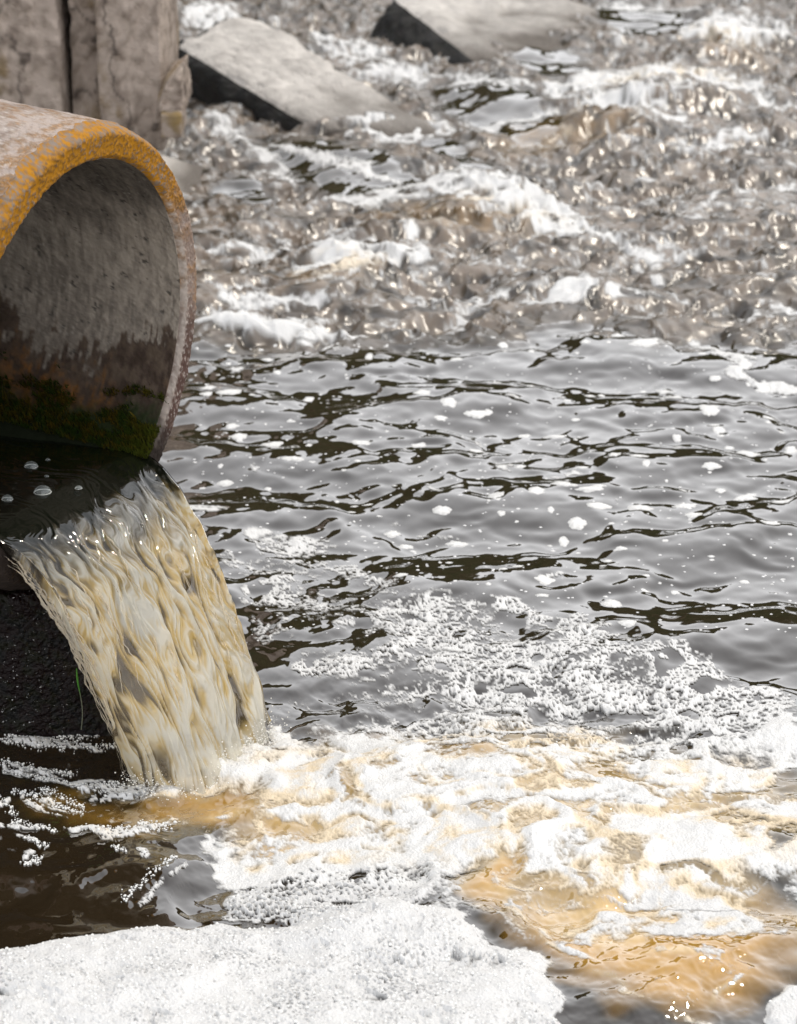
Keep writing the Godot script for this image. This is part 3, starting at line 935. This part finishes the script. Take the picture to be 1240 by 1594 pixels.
func pipe_bubbles() -> void:
	var m := StandardMaterial3D.new()
	m.transparency = BaseMaterial3D.TRANSPARENCY_ALPHA
	m.albedo_color = Color(0.9, 0.95, 0.95, 0.10)
	m.roughness = 0.02
	m.metallic_specular = 1.0
	var ringm := mat(0.3, 0.8)
	ringm.albedo_color = Color(0.75, 0.76, 0.74)
	var looks := [[66, 766, 14, "largest clear bubble floating on the dark water in the pipe mouth"], [48, 726, 11, "second largest clear bubble, farther back on the pipe's dark water"], [11, 777, 9, "clear bubble at the left edge of the pipe's dark water"], [122, 760, 6, "small bubble nearest to the lip on the pipe's dark water"], [74, 716, 4, "tiny bubble farthest back on the pipe's dark water"], [72, 742, 4, "tiny bubble between the two largest on the pipe's water"]]
	for b in looks:
		var at := spot(b[0], b[1], pipe_at.y + PIPE_WATER + 0.001)
		var r: float = b[2] * 5.0 / FOCAL
		var o := base("water_bubble", Transform3D(Basis.IDENTITY, at))
		tag(o, b[3], "bubble", "bubbles on the water in the pipe")
		var dome := SphereMesh.new()
		dome.radius = r; dome.height = r * 0.8; dome.is_hemisphere = true
		put("dome", dome, m, o)
		var t := TorusMesh.new()
		t.inner_radius = r * 0.88; t.outer_radius = r * 1.06; t.rings = 24; t.ring_segments = 8
		var rim := put("foot", t, ringm, o)
		rim.scale.y = 0.5

func grass_stem() -> void:
	var p := PackedVector3Array()
	var c := PackedColorArray()
	var foot := at_depth(126, 1136, -4.69)
	var tip := at_depth(122, 1040, -4.69)
	for r in 24:
		var t := r / 23.0
		var q := foot.lerp(tip, t) + Vector3(0.004 * sin(t * 5.0), 0, 0)
		var rad := 0.0009 if t < 0.6 else 0.0009 + 0.0011 * sin((t - 0.6) / 0.4 * PI)
		for k in 7:
			var th := TAU * k / 6.0
			p.append(q + Vector3(cos(th), 0, sin(th)) * rad)
			c.append(Color(0.16, 0.17, 0.12).lerp(Color(0.06, 0.22, 0.02), sstep(0.5, 0.7, t)))
	tag(put("grass_stem", sheet(p, c, 7, 24, PackedByteArray(), true, true), mat(0.5)), "single thin green grass stem before the dark footing left of the fall", "grass stem")

func spray() -> void:
	var m := StandardMaterial3D.new()
	m.albedo_color = Color(0.95, 0.94, 0.91)
	m.roughness = 0.1
	m.clearcoat_enabled = true
	var at := PackedVector3Array()
	for k in 2200:
		var t := rng.randf()
		var px := lerpf(lerpf(200, 322, t), lerpf(322, 436, t), t)
		var py := lerpf(lerpf(1212, 1246, t), lerpf(1246, 1140, t), t)
		var p := spot(px + rng.randfn(0, 12), py + rng.randfn(2, 10))
		p.y = water_at(p.x, p.z) + absf(rng.randfn(0, 0.013)) * (1.8 if t > 0.85 else 1.0)
		at.append(p)
	bubble_mesh("splash_drops", "white drops and froth thrown up where the fall strikes the river", at, 0.0004, 0.0019, m)
	var dm := StandardMaterial3D.new()
	dm.albedo_color = Color(1, 1, 1, 0.12)
	dm.roughness = 0.05
	dm.refraction_enabled = true
	dm.refraction_scale = 0.033
	# drops that trickle down in front of the dark footing
	at.clear()
	for line in [[22, 905, 30], [75, 930, 26], [45, 950, 18], [8, 980, 16], [100, 985, 18], [60, 1040, 14]]:
		for k in line[2]:
			at.append(at_depth(line[0] + rng.randfn(0, 4.0), line[1] + rng.randf() * (1140 - line[1]), -4.70 + 0.02 * rng.randf()))
	for k in 40:
		at.append(at_depth(rng.randf_range(0, 150), rng.randf_range(900, 1140), -4.70 + 0.02 * rng.randf()))
	bubble_mesh("falling_drops", "bright drops trickling down before the black footing under the pipe", at, 0.0006, 0.0018, dm)

func flecks() -> void:
	var m := mat(0.5, 0.5)
	m.transparency = BaseMaterial3D.TRANSPARENCY_ALPHA
	var big := [[961, 530, 13, 5], [1002, 543, 30, 7], [783, 537, 10, 4], [657, 613, 17, 6], [698, 632, 16, 8], [742, 644, 24, 6], [685, 650, 12, 4], [910, 541, 10, 4], [1103, 642, 20, 12], [1118, 668, 12, 8], [1165, 701, 22, 8], [1054, 680, 9, 5], [863, 672, 20, 5],
		[956, 712, 12, 6], [995, 715, 19, 4], [1005, 727, 8, 7], [1106, 728, 18, 5], [1160, 769, 22, 7], [1217, 783, 20, 6], [873, 756, 20, 6], [920, 765, 25, 5], [835, 769, 18, 9], [773, 774, 17, 8], [997, 788, 24, 7], [933, 788, 24, 5], [1065, 785, 22, 5], [688, 795, 17, 6],
		[899, 810, 18, 9], [857, 795, 7, 6], [780, 800, 8, 5], [877, 832, 9, 9], [711, 835, 22, 6], [848, 900, 19, 8], [806, 880, 11, 4], [631, 841, 14, 5], [946, 866, 9, 4], [1051, 911, 9, 5], [951, 934, 20, 10], [977, 973, 18, 8], [1121, 759, 10, 4],
		[325, 602, 13, 8], [357, 615, 23, 10], [480, 617, 12, 6], [574, 558, 9, 7], [372, 677, 14, 10], [361, 661, 14, 5], [322, 620, 12, 6], [423, 690, 20, 9], [560, 690, 20, 5], [652, 690, 14, 5], [1230, 700, 14, 7], [1190, 605, 20, 5], [1080, 800, 16, 6], [1200, 820, 20, 5], [610, 823, 15, 7], [455, 720, 22, 5], [350, 744, 16, 5]]
	var sd := 300
	for b in big:
		fleck(b[0], b[1], b[2], b[3], sd, m)
		sd += 1
	for k in 232:
		var py := 528.0 + 400.0 * pow(rng.randf(), 1.1)
		var px := rng.randf_range(300, 1240) if py < 760 else rng.randf_range(480, 1240)
		var r := 1.6 + 5.5 * pow(rng.randf(), 3.0)
		fleck(px, py, r * rng.randf_range(0.9, 2.4), r * rng.randf_range(0.35, 0.6) + 0.3, sd, m)
		sd += 1
	label_flecks()
	# tiny specks between them
	var mm := MultiMesh.new()
	mm.transform_format = MultiMesh.TRANSFORM_3D
	var ball := SphereMesh.new()
	ball.radius = 1.0; ball.height = 2.0; ball.radial_segments = 10; ball.rings = 5
	mm.mesh = ball
	mm.instance_count = 900
	for k in 900:
		var py := rng.randf_range(522, 1000)
		var p := spot(rng.randf_range(300, 1250), py)
		var r := rng.randf_range(0.0012, 0.0034)
		mm.set_instance_transform(k, Transform3D(Basis.from_scale(Vector3(r * 1.3, r * 0.4, r * 1.3)), Vector3(p.x, water_at(p.x, p.z), p.z)))
	var o := MultiMeshInstance3D.new()
	o.name = "foam_specks"
	o.multimesh = mm
	o.material_override = m.duplicate()
	o.material_override.albedo_color = Color(0.93, 0.93, 0.93)
	add_child(o, true)
	tag(o, "tiny white foam specks scattered over the rippled dark pool", "foam", "", "stuff")

func _ready() -> void:
	# camera, sky, sun, exposure
	var cam := Camera3D.new()
	cam.name = "camera"
	cam.position = Vector3(0, EYE, 0)
	cam.rotation_degrees.x = -PITCH
	cam.fov = rad_to_deg(2.0 * atan(797.0 / FOCAL))
	cam.near = 0.1
	cam.far = 1000.0
	cam.current = true
	var lens := CameraAttributesPhysical.new()
	lens.frustum_focal_length = 12.0 / (797.0 / FOCAL)
	lens.frustum_focus_distance = 5.0
	lens.exposure_aperture = 4.2
	lens.frustum_far = 1000.0
	lens.frustum_near = 0.1
	cam.attributes = lens
	add_child(cam)
	var env := Environment.new()
	env.background_mode = Environment.BG_SKY
	var sky := ProceduralSkyMaterial.new()
	sky.sky_top_color = Color(0.30, 0.37, 0.50).linear_to_srgb()
	sky.sky_horizon_color = Color(3.5, 3.5, 3.55).linear_to_srgb()
	sky.sky_curve = 1.1
	sky.sky_energy_multiplier = 1.0
	sky.ground_bottom_color = Color(0.05, 0.045, 0.04).linear_to_srgb()
	sky.ground_horizon_color = Color(0.3, 0.3, 0.3).linear_to_srgb()
	sky.sun_angle_max = 8.0
	env.sky = Sky.new()
	env.sky.sky_material = sky
	env.tonemap_mode = Environment.TONE_MAPPER_LINEAR
	env.tonemap_exposure = 0.545
	env.sdfgi_enabled = true
	env.ssao_enabled = true
	env.ssil_enabled = true
	var we := WorldEnvironment.new()
	we.name = "environment"
	we.environment = env
	add_child(we)
	var sun := DirectionalLight3D.new()
	sun.name = "sun"
	sun.light_energy = 1.0
	sun.light_color = Color(1.0, 0.96, 0.9)
	sun.light_angular_distance = 0.5
	sun.shadow_enabled = true
	add_child(sun)
	var az := deg_to_rad(46.0)
	var elv := deg_to_rad(58.0)
	sun.look_at_from_position(Vector3(sin(az) * cos(elv), sin(elv), -cos(az) * cos(elv)) * 50.0, Vector3.ZERO)
	rng.seed = 7
	lay_pipe()
	river()
	added_hills()
	stones()
	pipe()
	outfall()
	flecks()
	bubbles()
	spray()
	pipe_bubbles()
	grass_stem()
